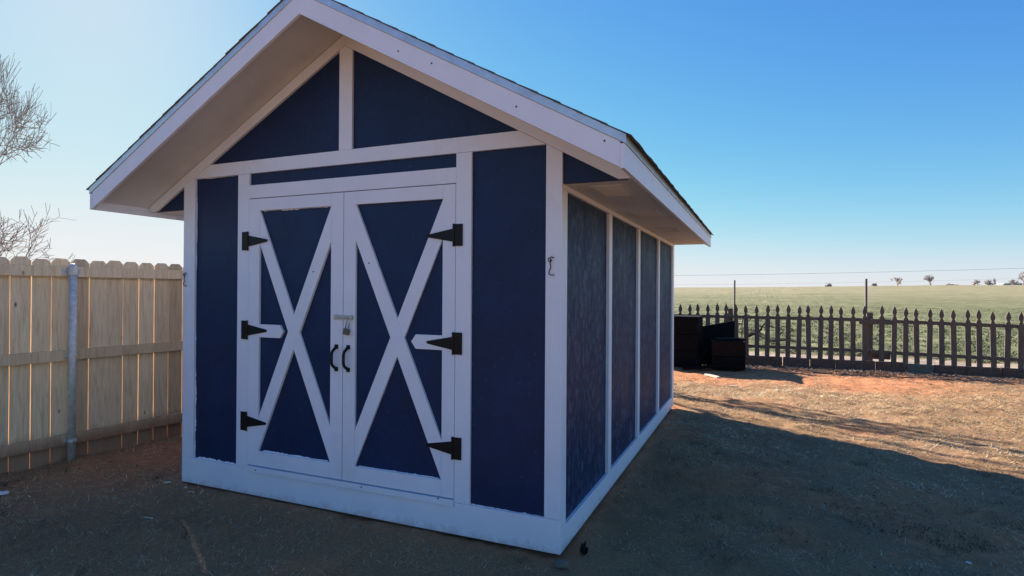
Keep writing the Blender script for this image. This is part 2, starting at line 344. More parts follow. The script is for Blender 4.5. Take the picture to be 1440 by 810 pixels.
# weeds of the field behind the picket fence
n=260000; x=rng.uniform(-14,34,n); y=13+rng.random(n)**1.7*45
dep=(x-CX)*fwd.x+(y-CY)*fwd.y; lat=(x-CX)*rt.x+(y-CY)*rt.y; u=720+F*lat/dep
cl=fbm(x*1.7,y*1.7,3); k=(u>900)&(u<1500)&(rng.random(n)<sst(cl,.40,.60)); x,y,cl=x[k],y[k],cl[k]
tn=np.clip(cl*1.1-.15+rng.normal(0,.2,len(x)),0,1); far_=np.clip(y/18,.7,2.5)
tag(blades('field_weeds',x,y,rng.uniform(.08,.26,len(x))*(1-.8*sst(y,17,40)),.022*far_,.9+0*x,M['weed'],tn),'low green weeds of the open field behind the picket fence','weeds',kind='stuff')
# ragged litter along the fence foot
n=2600; x=rng.uniform(-6,8,n); y=rng.uniform(-2.6,10,n); dd_=np.hypot(x-CX,y-CY); k=((x<-3.3)|(x>.08)|(y<-.1)|(y>5))&(rng.random(n)<np.clip(3.5/dd_,0,1)); x,y=x[k],y[k]; n=len(x)
base_=np.array([[1,0,0],[0,1,0],[-1,0,0],[0,-1,0],[0,0,.8],[0,0,-.6]],float); rr_=rng.uniform(.004,.013,n)**1.0
P_=(base_[None]*rng.uniform(.6,1.3,(n,6,1)))*rr_[:,None,None]+np.stack([x,y,height(x,y)+.003],1)[:,None,:]
tri=np.array([0,1,4,1,2,4,2,3,4,3,0,4,1,0,5,2,1,5,3,2,5,0,3,5]); fv_=(np.arange(n)[:,None]*6+tri[None]).ravel()
tag(fast_mesh('dirt_clods',P_.reshape(-1,3),3,fv_,M['litter'],np.repeat(rng.random(n)*.75,6)),'small clods and pebbles scattered over the yard','clods',kind='stuff')
n=5200; x=rng.uniform(-.5,8,n); y=10.12-np.abs(rng.normal(0,.36,n)); 
tag(blades('leaf_litter',x,y,rng.uniform(.04,.20,n),rng.uniform(.006,.022,n),.25+0*x,M['litter'],rng.random(n)**1.4,.005),'dry sticks and leaf litter along the foot of the picket fence','leaf litter',kind='stuff')
n=1500; x=rng.uniform(-4.9,-4.2,n); y=rng.uniform(-1.6,4,n); x=-4.66+np.abs(rng.normal(0,.12,n))+.105*y
tag(blades('dry_weed_fringe',x,y,rng.uniform(.03,.09,n),.004+0*x,.8+0*x,M['straw'],rng.random(n)*.7,0),'dry weedy fringe at the foot of the wooden board fence','grass',kind='stuff')

# ------------------------------------------------------------------ shed
shed=empty('shed',(-1.595,2.42,0),'navy blue garden shed with white trim boards and white double X-braced doors','shed')
WD,DP=3.19,4.85; XA=-1.593; SL=.5525; OV=.4356; XE=.438; XW=2*XA-XE; YE=4.96
ZF=2.152                                  # fascia foot at the eaves
def zf(x): return ZF+SL*(XE-XA-abs(x-XA))  # foot of the rake fascia
def zs(x): return zf(x)+.055               # sloping soffit
# walls behind the trim
b=MB(); b.prism([(-WD+.03,.02),(-.025,.02),(-.025,2.18),(XE-.06,2.18),(XE-.06,zs(XE-.06)-.003),(XA,zs(XA)-.003),(XW+.06,zs(XW+.06)-.003),(XW+.06,2.18),(-WD+.03,2.18)],.020,.05)
b.build('front_wall',M['navy'],shed)
b=MB().box(-.05,-.025,.05,DP-.02,.02,2.18); tag(b.build('side_wall',M['osb'],shed),'navy strand board side wall with a rough sheen')
MB().box(-WD+.03,-WD+.055,.05,DP-.02,.02,2.18).build('side_wall',M['osb'],shed)
MB().box(-WD+.055,-.05,DP-.05,DP-.02,.02,3.0).build('rear_wall',M['osb'],shed)
MB().box(-WD+.05,-.04,.06,DP-.06,-.03,.02).build('floor_frame',M['dark'],shed)
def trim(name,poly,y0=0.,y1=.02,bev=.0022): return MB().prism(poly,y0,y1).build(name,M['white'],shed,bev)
def rect(x0,x1,z0,z1): return [(x0,z0),(x1,z0),(x1,z1),(x0,z1)]
xl1,xl2,xl3,xm,xr1,xr2,xr3=-3.063,-2.597,-2.482,-1.591,-.7074,-.5975,-.1015
zb,zbl,zbh,ztr,zd,zdb,ztm=.2,2.418,2.516,2.328,2.222,.2253,.1772
rk=lambda x:zs(x)-.085                     # foot of rake trim against the gable
# base board, cut down under the doors for the threshold
trim('base_board',[(-WD,0),(0,0),(0,zb),(xr1+.001,zb),(xr1+.001,ztm-.002),(xl3-.001,ztm-.002),(xl3-.001,zb),(-WD,zb)])
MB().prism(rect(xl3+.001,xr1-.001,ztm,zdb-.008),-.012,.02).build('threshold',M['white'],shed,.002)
cz=lambda x0,x1:[(x0,zb+.0015),(x1,zb+.0015),(x1,rk(x1)-.001),(x0,rk(x0)-.001)]
trim('corner_board',[(-WD,zb+.0015),(xl1,zb+.0015),(xl1,zbl-.0015),(-WD,zbl-.0015)])
trim('corner_board',[(xr3,zb+.0015),(0,zb+.0015),(0,rk(0)-.001),(xr3,rk(xr3)-.001)],.0,.02)
trim('door_jamb',rect(xl2,xl3,zb+.0015,zbl-.0015)); trim('door_jamb',rect(xr1,xr2,zb+.0015,zbl-.0015))
trim('door_header',rect(xl3+.001,xr1-.001,zd+.006,ztr))
def beam_x(z,s): return XA+s*((zs(XA)-.085-z)/SL)
trim('cross_beam',[(beam_x(zbl,-1)+.004,zbl),(xr3-.0015,zbl),(xr3-.0015,min(zbh,rk(xr3)-.002)),(beam_x(zbh,1)-.004,zbh),(beam_x(zbh,-1)+.004,zbh)])
trim('king_post',[(-1.640,zbh+.0015),(-1.528,zbh+.0015),(-1.528,rk(-1.528)-.001),(XA,rk(XA)-.001),(-1.640,rk(-1.640)-.001)])
for s in (-1,1):
    xo=XE-.03 if s>0 else XW+.03
    trim('rake_trim',[(XA+s*.0005,rk(XA)),(XA+s*.0005,zs(XA)-.004),(xo,zs(xo)-.004),(xo,max(rk(xo),2.181)),(beam_x(2.181,s),2.181)],-.004,.02)
# ragged smears of white paint over the blue
def smear(pts_fn,n,seed,parent=shed,y=.0187):
    r=random.Random(seed); b=MB(); P=[];Q=[]; w=.5
    for i in range(n+1):
        t=i/n; w=max(.02,min(1,w+r.uniform(-.4,.4))); a,c_=pts_fn(t,(w**2) if r.random()<.8 else w*1.4); P.append(a);Q.append(c_)
    vs=[(p[0],y,p[1]) for p in P]+[(q_[0],y,q_[1]) for q_ in Q]; vs+= [(a,y+.001,c_) for a,_,c_ in vs]; m=n+1
    for i in range(n): b.add([vs[i],vs[i+1],vs[m+i+1],vs[m+i]],[(0,1,2,3)])
    return b.build('paint_smear',M['white'],parent)
smear(lambda t,w:((xl1,.2+1.0*t),(xl1+.001+.008*w,.2+1.0*t)),90,1)
smear(lambda t,w:((xl1,1.7+.7*t),(xl1+.0005+.004*w,1.7+.7*t)),60,2)
smear(lambda t,w:((xl1+.46*t,zb),(xl1+.46*t,zb+.002+.010*w)),70,3)
smear(lambda t,w:((xl1+.46*t,zbl),(xl1+.46*t,zbl-.001-.004*w)),50,4)
smear(lambda t,w:((xr2+.49*t,zb),(xr2+.49*t,zb+.001+.004*w)),40,5)
smear(lambda t,w:((-3.19+.28-.6*(t),2.19),(-3.19+.28-.6*t,2.19)),2,6)
# side trim (right wall and left wall)
def sidebox(name,y0,y1,z0,z1,left=False,bev=.002):
    x0,x1=(-.025,0.) if not left else (-WD,-WD+.03)
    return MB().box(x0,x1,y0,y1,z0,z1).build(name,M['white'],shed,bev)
for lf in (False,True):
    z1=.139
    sidebox('base_board',.0215,DP,0,z1,lf); sidebox('frieze_board',.0215,DP,2.147,2.1795,lf)
    sidebox('corner_board',.0215,.105,z1+.0015,2.1455,lf); sidebox('corner_board',4.71,DP,z1+.0015,2.1455,lf)
    for y0 in (1.168,2.335,3.535): sidebox('batten',y0,y0+.095,z1+.0015,2.1455,lf)
# doors
def door(x0,x1,hinge_left,hz,label):
    d=bpy.data.objects.new('door',None); C.objects.link(d); d.location=((x0 if hinge_left else x1),0,zdb); bpy.context.view_layer.update()
    d.parent=shed; d.matrix_parent_inverse=shed.matrix_world.inverted(); d['label']=label; bpy.context.view_layer.update()
    A0,A1=x0+.003,x1-.003; B0,B1=zdb,zd
    i0,i1=(-2.373,-1.699) if hinge_left else (-1.487,-.801); j0,j1=.333,2.132
    yf,yb=-.002,.0175
    MB().box(A0+.002,A1-.002,.0175,.032,B0,B1).build('door_panel',M['navy'],d)
    fr=MB(); fr.prism(rect(A0,i0,B0,B1),yf,yb); fr.prism(rect(i1,A1,B0,B1),yf,yb)
    fr.prism(rect(i0+.0006,i1-.0006,B0,j0),yf,yb); fr.prism(rect(i0+.0006,i1-.0006,j1,B1),yf,yb)
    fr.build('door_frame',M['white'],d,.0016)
    o=.248; g_=.001
    a=[(i0+g_,j1-g_),(i1-g_,j0+o),(i1-g_,j0+g_),(i0+g_,j1-o)]; c_=[(i0+g_,j0+g_),(i1-g_,j1-o),(i1-g_,j1-g_),(i0+g_,j0+o)]
    if not hinge_left: a,c_=c_,a
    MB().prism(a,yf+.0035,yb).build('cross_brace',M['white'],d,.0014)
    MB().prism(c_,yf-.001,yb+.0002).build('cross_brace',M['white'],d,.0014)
    zc=hz[1]
    if hinge_left: MB().prism([(i0+g_,zc-.05),(-2.168,zc-.05),(-2.135,zc-.002),(-2.168,zc+.046),(i0+g_,zc+.046)],yf-.001,yb).build('hinge_block',M['white'],d,.0016)
    else: MB().prism([(i1-g_,zc-.047),(-.999,zc-.047),(-1.034,zc),(-.999,zc+.047),(i1-g_,zc+.047)],yf-.001,yb).build('hinge_block',M['white'],d,.0016)
    smear(lambda t,w:((i0+.03+(i1-i0-.06)*t,j0),(i0+.03+(i1-i0-.06)*t,j0+.003+.007*w)),50,9+int(hinge_left),d,.0163)
    if hinge_left: smear(lambda t,w:((i0+.02+(i1-i0-.04)*t,j1),(i0+.02+(i1-i0-.04)*t,j1-.002-.006*w)),50,19,d,.0163)
    if not hinge_left: smear(lambda t,w:((i0,.333+.25*t),(i0+.001+.008*w,.333+.25*t)),40,12,d,.0163)
    for z in hz:
        h=MB(); s=1 if hinge_left else -1; xh=-2.486 if hinge_left else -.718; xp=-2.546 if hinge_left else -.655
        h.box(min(xh-s*.004,xp),max(xh-s*.004,xp),-.0075,-.0035,z-.07,z+.07)
        h.tube([(xh,-.009,z-.072),(xh,-.009,z+.072)],.0075,10)
        tip=xh+s*.198
        P=[(xh+s*.004,z-.042),(tip-s*.008,z-.009),(tip,z),(tip-s*.008,z+.009),(xh+s*.004,z+.042)]
        h.prism(P if s>0 else P[::-1],-.0085,-.0035)
        for k in range(3): 
            xx=xh+s*(.035+.055*k); h.tube([(xx,-.0085,z),(xx,-.0105,z)],.0052,8)
        for k in (-.045,0,.045): h.tube([((xh+xp)/2-s*.004,-.007,z+k),((xh+xp)/2-s*.004,-.0095,z+k)],.0052,8)
        h.build('hinge',M['black'],d,.0008)
    xh=-1.643 if hinge_left else -1.541; z0,z1=.993,1.147
    h=MB(); h.box(xh-.014,xh+.014,-.010,-.002,z0-.016,z0+.014); h.box(xh-.014,xh+.014,-.010,-.002,z1-.014,z1+.016)
    h.tube([(xh,-.006,z0),(xh,-.022,z0+.010),(xh,-.048,z0+.030),(xh,-.055,z0+.050),(xh,-.055,z1-.050),(xh,-.048,z1-.030),(xh,-.022,z1-.010),(xh,-.006,z1)],[.011,.011,.010,.0105,.0105,.010,.011,.011],10)
    h.build('door_handle',M['black'],d,.001)
door(xl3,xm,True,(1.907,1.236,.548),'white framed left door leaf with navy panels, cross braces and black hinges')
door(xm,xr1,False,(1.896,1.209,.546),'white framed right door leaf with navy panels, cross braces and black hinges')
for (u_,v_,y_) in ((440.5,382,-.0035),(519,370,-.0035),(508,685,-.0125),(616,701,-.0125),(359,661,-.0125),(607,89,-OV),(850,198,-OV),(726,150,-OV),(560,72,-OV)):
    p_=on(u_,v_,1,y_); MB().tube([(p_.x,y_+.001,p_.z),(p_.x,y_-.0012,p_.z)],.0055,8).build('nail_head',M['rust'],shed)
# hasp across the door gap
h=MB(); h.box(-1.668,-1.625,-.008,-.003,1.335,1.372); h.box(-1.622,-1.505,-.011,-.0035,1.338,1.369); h.tube([(-1.64,-.016,1.3535),(-1.515,-.016,1.3535)],.0065,10)
h.tube([(-1.53,-.003,1.3535),(-1.53,-.03,1.3535)],.004,8); h.box(-1.515,-1.500,-.024,-.011,1.339,1.368)
h.build('hasp',M['steel'],shed,.0008)
# wire hooks on both corners
for xh,zt in ((-.067,1.742),(-3.163,1.668)):
    P=[(xh+.022,zt+.0),(xh+.006,zt+.004),(xh-.014,zt-.004),(xh-.013,zt-.020),(xh-.001,zt-.026),(xh+.007,zt-.014),(xh,zt-.004),(xh-.001,zt-.035),(xh+.001,zt-.060),(xh-.008,zt-.080),(xh-.009,zt-.098),(xh+.008,zt-.103),(xh+.024,zt-.101)]
    MB().tube([(a,-.008-.004*(k%2),c_) for k,(a,c_) in enumerate(P)],.0030,6).build('wire_hook',M['wire'],shed)
# ---- roof
roof=bpy.data.objects.new('roof',None); C.objects.link(roof); roof.location=(XA,2.4,2.2); bpy.context.view_layer.update()
roof.parent=shed; roof.matrix_parent_inverse=shed.matrix_world.inverted(); bpy.context.view_layer.update()
WH=.128
for s in (-1,1):
    xo=XE if s>0 else XW; xi=XA
    f=lambda x,dz:(x,zf(x)+dz)
    for (y0,y1) in ((-OV,-OV+.022),(YE-.022,YE)):
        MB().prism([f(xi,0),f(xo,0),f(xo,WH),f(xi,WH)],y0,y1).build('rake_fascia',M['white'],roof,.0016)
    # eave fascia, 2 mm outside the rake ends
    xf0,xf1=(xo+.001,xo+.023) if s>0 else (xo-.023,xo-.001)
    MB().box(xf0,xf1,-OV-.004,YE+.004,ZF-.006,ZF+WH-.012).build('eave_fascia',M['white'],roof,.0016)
    # sloping soffit under the front and rear overhang
    MB().prism([f(xi,.055),f(xo-s*.004,.055),f(xo-s*.004,.068),f(xi,.068)],-OV+.022,.0195).build('rake_soffit',M['soffit'],roof)
    MB().prism([f(xi,.055),f(xo-s*.004,.055),f(xo-s*.004,.068),f(xi,.068)],DP-.019,YE-.022).build('rake_soffit',M['soffit'],roof)
    # flat soffit along the eaves
    a,b_=((-.024,xo-.002) if s>0 else (xo+.002,-WD+.029))
    sf=MB().box(a,b_,.0215,YE-.023,2.1815,2.192).build('eave_soffit',M['soffit'],roof)
    if s>0:
        for (u_,v_) in ((865,268),(914,301),(945,323)):
            c_=on(u_,v_,2,2.18); vb=MB(); yy=c_.y; xx=.215
            vb.box(xx-.10,xx+.10,yy-.20,yy-.185,2.1765,2.181); vb.box(xx-.10,xx+.10,yy+.185,yy+.20,2.1765,2.181)
            vb.box(xx-.10,xx-.085,yy-.185,yy+.185,2.1765,2.181); vb.box(xx+.085,xx+.10,yy-.185,yy+.185,2.1765,2.181)
            for k in range(12): vb.box(xx-.085,xx+.085,yy-.18+k*.030,yy-.165+k*.030,2.1775,2.181)
            vb.build('soffit_vent',M['soffit'],sf)
    # drip edge: face strip below the shingles
    top=.175
    dr=MB(); e_=.012
    dr.prism([(xi,zf(xi)+WH+.001),(xo+s*.03,zf(xo)+WH+.001-SL*.03),(xo+s*.03,zf(xo)+top-SL*.03),(xi,zf(xi)+top)],-OV-.006,-OV+.016)
    dr.prism([(xi,zf(xi)+WH+.001),(xo+s*.03,zf(xo)+WH+.001-SL*.03),(xo+s*.03,zf(xo)+top-SL*.03),(xi,zf(xi)+top)],YE-.016,YE+.006)
    zz=ZF+WH-.011; xd0,xd1=sorted((xo+s*.0235,xo+s*.030)); dr.box(xd0,xd1,-OV+.017,YE-.017,zz,zf(xo)+top-SL*.03)
    dr.build('drip_edge',M['drip'],roof,.0012)
    MB().prism([f(xi,.135),f(xo+s*.02,.135-.011),f(xo+s*.02,top-.008),f(xi,top-.008)],-OV+.023,YE-.023).build('roof_deck',M['dark'],roof)
    # shingle courses, each lapping the one below, edges slightly wavy
    sh=MB(); nx_=XE-XA+.055; cn=17; st=nx_/cn; r=random.Random(4+s)
    ny_=60; Ys=[-OV-.012+(YE+OV+.024)*k/ny_ for k in range(ny_+1)]
    for k in range(cn):
        d0=k*st-.03 if k else 0.; d1=(k+1)*st+.006        # distance from ridge
        jit=[r.uniform(-.004,.004) for _ in Ys]; jy=r.uniform(-.0025,.0025)
        vs=[]
        for yi,j in zip(Ys,jit):
            y_=yi+(jy if yi in (Ys[0],Ys[-1]) else 0)
            for dd,h_ in ((d0,.000),(d1+j,.0055+j*.3),(d1+j,.001+j*.3),(d0,-.006)):
                x_=XA+s*dd; vs.append((x_,y_,zf(XA)-SL*dd+top+h_+.003))
        fs=[]
        for a_ in range(ny_):
            for q_ in range(4): fs.append((a_*4+q_,a_*4+(q_+1)%4,(a_+1)*4+(q_+1)%4,(a_+1)*4+q_))
        fs+= [(0,1,2,3),tuple(ny_*4+t for t in (3,2,1,0))]
        sh.add(vs,fs)
    sh.build('shingles',M['shingle'],roof)
zr=zf(XA)+.175
MB().prism([(XA-.15,zr-SL*.15+.016),(XA,zr+.024),(XA+.15,zr-SL*.15+.016),(XA+.15,zr-SL*.15+.026),(XA,zr+.034),(XA-.15,zr-SL*.15+.026)],-OV-.018,YE+.018).build('ridge_cap',M['shingle'],roof)
# padlock hanging from the hasp
pl=empty('padlock',(-1.528,-.03,1.215),'small bronze padlock hanging crooked from the door hasp','padlock')
pb=MB().box(-.022,.022,-.011,.011,0,.042); o=pb.build('lock_body',M['brass'],None,.004); o.parent=pl
ar=[(-.012,.038),(-.012,.10)]+[(-.012*math.cos(t),.10+.012*math.sin(t)) for t in (.5,1.0,1.57,2.1,2.6)]+[(.012,.10),(.012,.045)]
o=MB().tube([(a,0,c_) for a,c_ in ar],.0035,8).build('shackle',M['steel'],None,smooth=True); o.parent=pl
pl.rotation_euler=(0,R(-7),0)
pl.rotation_euler=(R(-3),R(0),0); pl.rotation_euler[1]=R(10); pl.location=(-1.545,-.028,1.235)

# ------------------------------------------------------------------ wooden board fence
fd=Vector((.10,.995,0)).normalized(); fn_=Vector((fd.y,-fd.x,0)); F0=Vector((-4.755,-.41,0))    # fn_ points to the yard
fence=empty('board_fence',F0,'tall new pale wood privacy fence with dog-eared boards left of the shed','fence')
def fp(s_,n_,z): return F0+fd*s_+fn_*n_+Vector((0,0,z))
def fbox(mb,s0,s1,n0,n1,z0,z1):
    vs=[fp(s_,n_,z) for z in (z0,z1) for n_ in (n0,n1) for s_ in (s0,s1)]
    mb.add(vs,[(0,2,3,1),(4,5,7,6),(0,1,5,4),(2,6,7,3),(0,4,6,2),(1,3,7,5)])
for k in range(-38,58):
    s0=k*.1485+.004; s1=s0+.1485-random.uniform(.0045,.0066); top=1.835+random.uniform(-.008,.008)+.0*k; lean=random.uniform(-.002,.002)
    if k==4: s1+=.005
    if k==5: s0-=.003
    P=[(s0,.0),(s1,.0),(s1+lean,top-.035),(s1-.032+lean,top),(s0+.032+lean,top),(s0+lean,top-.035)]
    bo=random.uniform(-.002,.002); mb=MB(); n=len(P)
    vs=[fp(a,bo,z-.03) for a,z in P]+[fp(a,bo-.016,z-.03) for a,z in P]
    mb.add(vs,[tuple(range(n)),tuple(range(2*n-1,n-1,-1))]+[(i_,i_+n,(i_+1)%n+n,(i_+1)%n) for i_ in range(n)])
    mb.build('fence_board',M['cedar'],fence,.0012)
M['rail']=M['cedar']
for z0,z1 in ((.125,.222),(.885,.98),(1.645,1.738)):
    for a,b_ in ((-5.6,-2.02),(-2.01,.43),(.435,2.9),(2.91,5.35),(5.36,8.6)):
        mb=MB(); dz=random.uniform(-.006,.006); fbox(mb,a,b_,.004,.042,z0+dz,z1+dz); mb.build('fence_rail',M['rail'],fence,.002)
for s_ in (-4.46,-2.02,.43,2.90,5.34,7.8):
    c_=fp(s_,.078,0); mb=MB(); mb.tube([(c_.x,c_.y,-.08),(c_.x,c_.y,1.72)],.031,20)
    mb.tube([(c_.x,c_.y,1.70),(c_.x,c_.y,1.735),(c_.x,c_.y,1.755),(c_.x,c_.y,1.765)],[.035,.035,.026,.008],20)
    po=mb.build('fence_post',M['galv'],fence,smooth=True)
    for z in (.17,.93,1.69):
        bh=.028 if z>1.5 else .012; bw=.075 if z>1.5 else .05
        br=MB(); fbox(br,s_-bw,s_+bw,.043,.047,z-bh,z+bh); br.tube([(c_.x,c_.y,z-bh),(c_.x,c_.y,z+bh)],.0368,20)
        for t in (-bw+.013,bw-.013):
            p0=fp(s_+t,.047,z); p1=fp(s_+t,.056,z); br.tube([p0,p1],.008,6)
        br.build('rail_bracket',M['galv'],po)

# ------------------------------------------------------------------ picket fence
def lineA(u):     # left run
    d=ray(u,430); t=(10.45-CY)/d.y; return CO+d*t
A0=Vector((3.18,10.42)); A1=Vector((5.65,10.62))
def lineB(u):
    d=ray(u,430); dx,dy=d.x,d.y; ex,ey=A1-A0
    det=dx*(-ey)+dy*ex; t=((A0.x-CX)*(-ey)+(A0.y-CY)*ex)/det; return CO+d*t
pf=empty('picket_fence',(1,10.45,0),'weathered grey picket fence with spear-shaped tops along the back of the yard','fence')
hw=.047
prof=[(0,1.),(.6,.94),(.86,.90),(.80,.865),(.44,.835),(.46,.820),(.72,.800),(1.,.765),(1.,0)]
def picket(x,y,h,ang,z0):
    P=[(a*hw,z*h) for a,z in prof]+[(-a*hw,z*h) for a,z in prof[::-1][:-1]]
    P=[P[0]]+P[1:]
    ca,sa=math.cos(ang),math.sin(ang); n=len(P); mb=MB(); tl=random.uniform(-.026,.026); rx=random.uniform(-.3,.3) if random.random()<.1 else 0
    ca2,sa2=math.cos(ang+rx),math.sin(ang+rx)
    def pt(a,z,t): a=a+tl*z; return (x+ca2*a-sa2*t,y+sa2*a+ca2*t,z0+z)
    mb.add([pt(a,z,-.009) for a,z in P]+[pt(a,z,.010) for a,z in P],[tuple(range(n)),tuple(range(2*n-1,n-1,-1))]+[(i_,i_+n,(i_+1)%n+n,(i_+1)%n) for i_ in range(n)])
    return mb.build('picket',M['old'],pf)
UA=[930+t/4.765 for t in (124,187,249,313,375,437,505,573,643,710,781,848,920,990,1065,1135,1211)]+[1180+t/4.765 for t in (93,171)]
UB=[1180+t/4.765 for t in (285,367,445,523,605,690,772,868,944,1038,1126,1219)]
xsA=[lineA(u_).x for u_ in UA]; xs0=xsA[0]
for k in range(1,24): xsA.append(xs0-.208*k)
for x_ in xsA:
    t=(x_-0)/3.2; picket(x_,10.45,1.15+random.uniform(-.014,.014),0,.125+random.uniform(-.006,.006))
angB=math.atan2((A1-A0).y,(A1-A0).x)
ptsB=[lineB(u_) for u_ in UB]; dB=(A1-A0).normalized()
ptsB+= [ptsB[-1]+Vector((dB.x,dB.y,0))*.235*k for k in range(1,10)]
for k,p_ in enumerate(ptsB): picket(p_.x,p_.y,1.15+random.uniform(-.014,.014),angB,.125-.006*k+random.uniform(-.006,.006))
for z0,z1 in ((.32,.39),(.95,1.02)):
    for a_,b_ in ((-5.5,-2.4),(-2.39,.35),(.36,3.2)): MB().box(a_,b_,10.461,10.498,z0+.004,z1).build('fence_rail',M['old'],pf,.003)
    mb=MB(); nrm=Vector((-dB.y,dB.x)); 
    P=[A0+dB*(-.02),A0+dB*5.2]; vs=[]
    for z,dz in ((z0,0),(z1,0)):
        for n_ in (.011,.048):
            for q_,e_ in ((P[0],0),(P[1],-.12)): w=q_+nrm*n_; vs.append((w.x,w.y,z+e_-.01))
    mb.add(vs,[(0,2,3,1),(4,5,7,6),(0,1,5,4),(2,6,7,3),(0,4,6,2),(1,3,7,5)]); mb.build('fence_rail',M['old'],pf,.003)
for (u_,zt,w_) in ((1027,1.17,.05),(1224,1.14,.055),(1500,1.10,.05)):
    p_=lineA(u_) if u_<1300 else lineB(u_)
    MB().box(p_.x-w_,p_.x+w_,p_.y+.052,p_.y+.15,-.05,zt).build('fence_post',M['old'],pf,.004)
p_=lineA(1232); MB().box(p_.x-.30,p_.x+.26,10.415,10.438,.90,.985).build('mending_board',M['old'],pf,.003)
p_=lineA(1237); MB().box(p_.x-.22,p_.x+.20,10.515,10.54,.19,.36).build('mending_board',M['old'],pf,.003)
# poles standing against it
for u_,vt,lab,r_ in ((1033,394,'thin metal pole standing above the picket fence beside the black bins',.020),(1218,392,'thin metal pole standing above the picket fence beside its dark square post',.024)):
    p_=lineA(u_); top=on(u_,vt,1,10.60)
    o=MB().tube([(top.x,10.60,-.1),(top.x,10.60,top.z)],r_,12).build('metal_pole',M['pipe'],None,smooth=True,loc=(top.x,10.60,0)); tag(o,lab,'pole','poles behind the picket fence')
# border blocks along its foot
bl=[(1047,1100),(1101,1138.5),(1139.5,1175),(1176,1231),(1232.5,1274),(1275,1313),(1314,1358),(1359,1408),(1409.5,1453),(1455,1500)]
names=['leftmost low mud-stained border block, beside the stacked black bins','second mud-stained border block from the left under the picket fence','third mud-stained border block from the left under the picket fence','long border block ending at the square post of the picket fence','red-brown border block just right of the square fence post','grey-green mossy border block under the picket fence','red-brown border block right of the grey-green mossy one','dark border block second from the right edge of the photo','border block cut by the right edge of the photo','border block just beyond the right edge of the photo']
for k,((u0,u1),lb) in enumerate(zip(bl,names)):
    vb=514+max(0,(u0-1100))*.043; a_=on(u0,vb,1,10.25+(.0 if k<5 else .04*(k-4))); y_=a_.y; b_=on(u1,vb,1,y_)
    mb=MB(); hgt=.165-(.0 if k<5 else .004*k); 
    mb.box(a_.x,b_.x,y_-.0,y_+.12,-.06,hgt-.0)
    o=mb.build('border_block',M['blockg'] if k==5 else M['block'],None,.008,loc=((a_.x+b_.x)/2,y_+.06,0)); o.rotation_euler=(random.uniform(-.05,.05),random.uniform(-.02,.02),random.uniform(-.03,.03))
    tag(o,lb,'border block','border blocks along the picket fence')

# ------------------------------------------------------------------ dark bins by the shed's back corner
def bin_(name,x0,x1,y0,y1,zs_,mat,label,cat,rz=0,th=.035):
    t=empty(name,((x0+x1)/2,(y0+y1)/2,0),label,cat,'dark bins behind the shed')
    z=0
    for k,h_ in enumerate(zs_):
        j=random.uniform(-.008,.008); mb=MB(); X0,X1,Y0,Y1=x0+j,x1+j,y0+j,y1+j
        mb.box(X0,X1,Y0,Y0+th,z+.004,z+h_-.004); mb.box(X0,X1,Y1-th,Y1,z+.004,z+h_-.004)
        mb.box(X0,X0+th,Y0+th,Y1-th,z+.004,z+h_-.004); mb.box(X1-th,X1,Y0+th,Y1-th,z+.004,z+h_-.004)
        mb.build('plank_course',mat if not isinstance(mat,list) else mat[k],t,.006); z+=h_
    t.rotation_euler=(0,0,rz); return t,z
t,z=bin_('plank_bin',-1.35,-.05,9.05,9.75,(.33,.34,.34),M['dark'],'tall black plank bin of three courses beside the shed rear corner','bin',R(-3))
MB().box(-1.36,-.04,9.04,9.76,z,z+.02).build('lid',M['dark'],t,.005)
t,z=bin_('plank_bin',.16,.78,8.95,9.5,(.26,.30),[M['dark'],M['darkred']],'low dark plank bin with a red-brown top course in front of the picket fence','bin',R(9))
MB().box(.18,.76,8.97,9.48,z-.03,z-.008).build('lid',M['darkred'],t,.005)
for k,(x_,y_,l_,rz_,tl_,lb) in enumerate([(.10,8.86,.9,.25,.10,'short black board lying on the dirt before the low plank bin'),(-.02,9.2,.75,1.2,.42,'black board end propped slantwise in the gap between the two plank bins'),(.52,9.2,.62,.5,0.,'black board lying loose on top of the low plank bin')]):
    o=MB().box(-l_/2,l_/2,-.07,.07,0,.045).build('loose_board',M['dark'],None,.004); o.location=(x_,y_,(.03,.22,.565)[k]); o.rotation_euler=(.05*k,-tl_,rz_); tag(o,lb,'board')
# leaning panel between them
a_=on(984,460,1,9.75); b_=on(1033,451,1,9.85); 
mb=MB(); vs=[(a_.x-.02,9.55,0.),(b_.x,9.65,0.),(b_.x,9.95,b_.z),(a_.x-.02,9.85,a_.z)]; vs+=[(x_,y_+.045,z_) for x_,y_,z_ in vs]
mb.add(vs,[(0,1,2,3),(7,6,5,4),(0,4,5,1),(1,5,6,2),(2,6,7,3),(3,7,4,0)])
tag(mb.build('leaning_panel',M['dark'],None,.005,loc=((a_.x+b_.x)/2,9.6,0)),'black wooden panel with a slanted top leaning between the two plank bins','panel')
# scrolled iron stand behind the pickets
st_=empty('iron_plant_stand',(on(1040,470,1,11.3).x,11.3,0),'rusty scrolled iron plant stand behind the picket fence','plant stand'); cx_=st_.location.x
for s in (-1,1):
    pts=[(cx_+s*.05,11.3,0),(cx_+s*.05,11.3,.75),(cx_+s*.07,11.3,.92),(cx_+s*.13,11.3,1.02),(cx_+s*.21,11.3,1.0),(cx_+s*.23,11.3,.90),(cx_+s*.17,11.3,.84),(cx_+s*.13,11.3,.90)]
    MB().tube(pts,.013,8).build('scroll',M['rust'],st_,smooth=True)
mb=MB(); 
for z in (.3,.6,.8): mb.tube([(cx_-.05,11.3,z),(cx_+.05,11.3,z)],.010,6)
mb.build('cross_bar',M['rust'],st_)
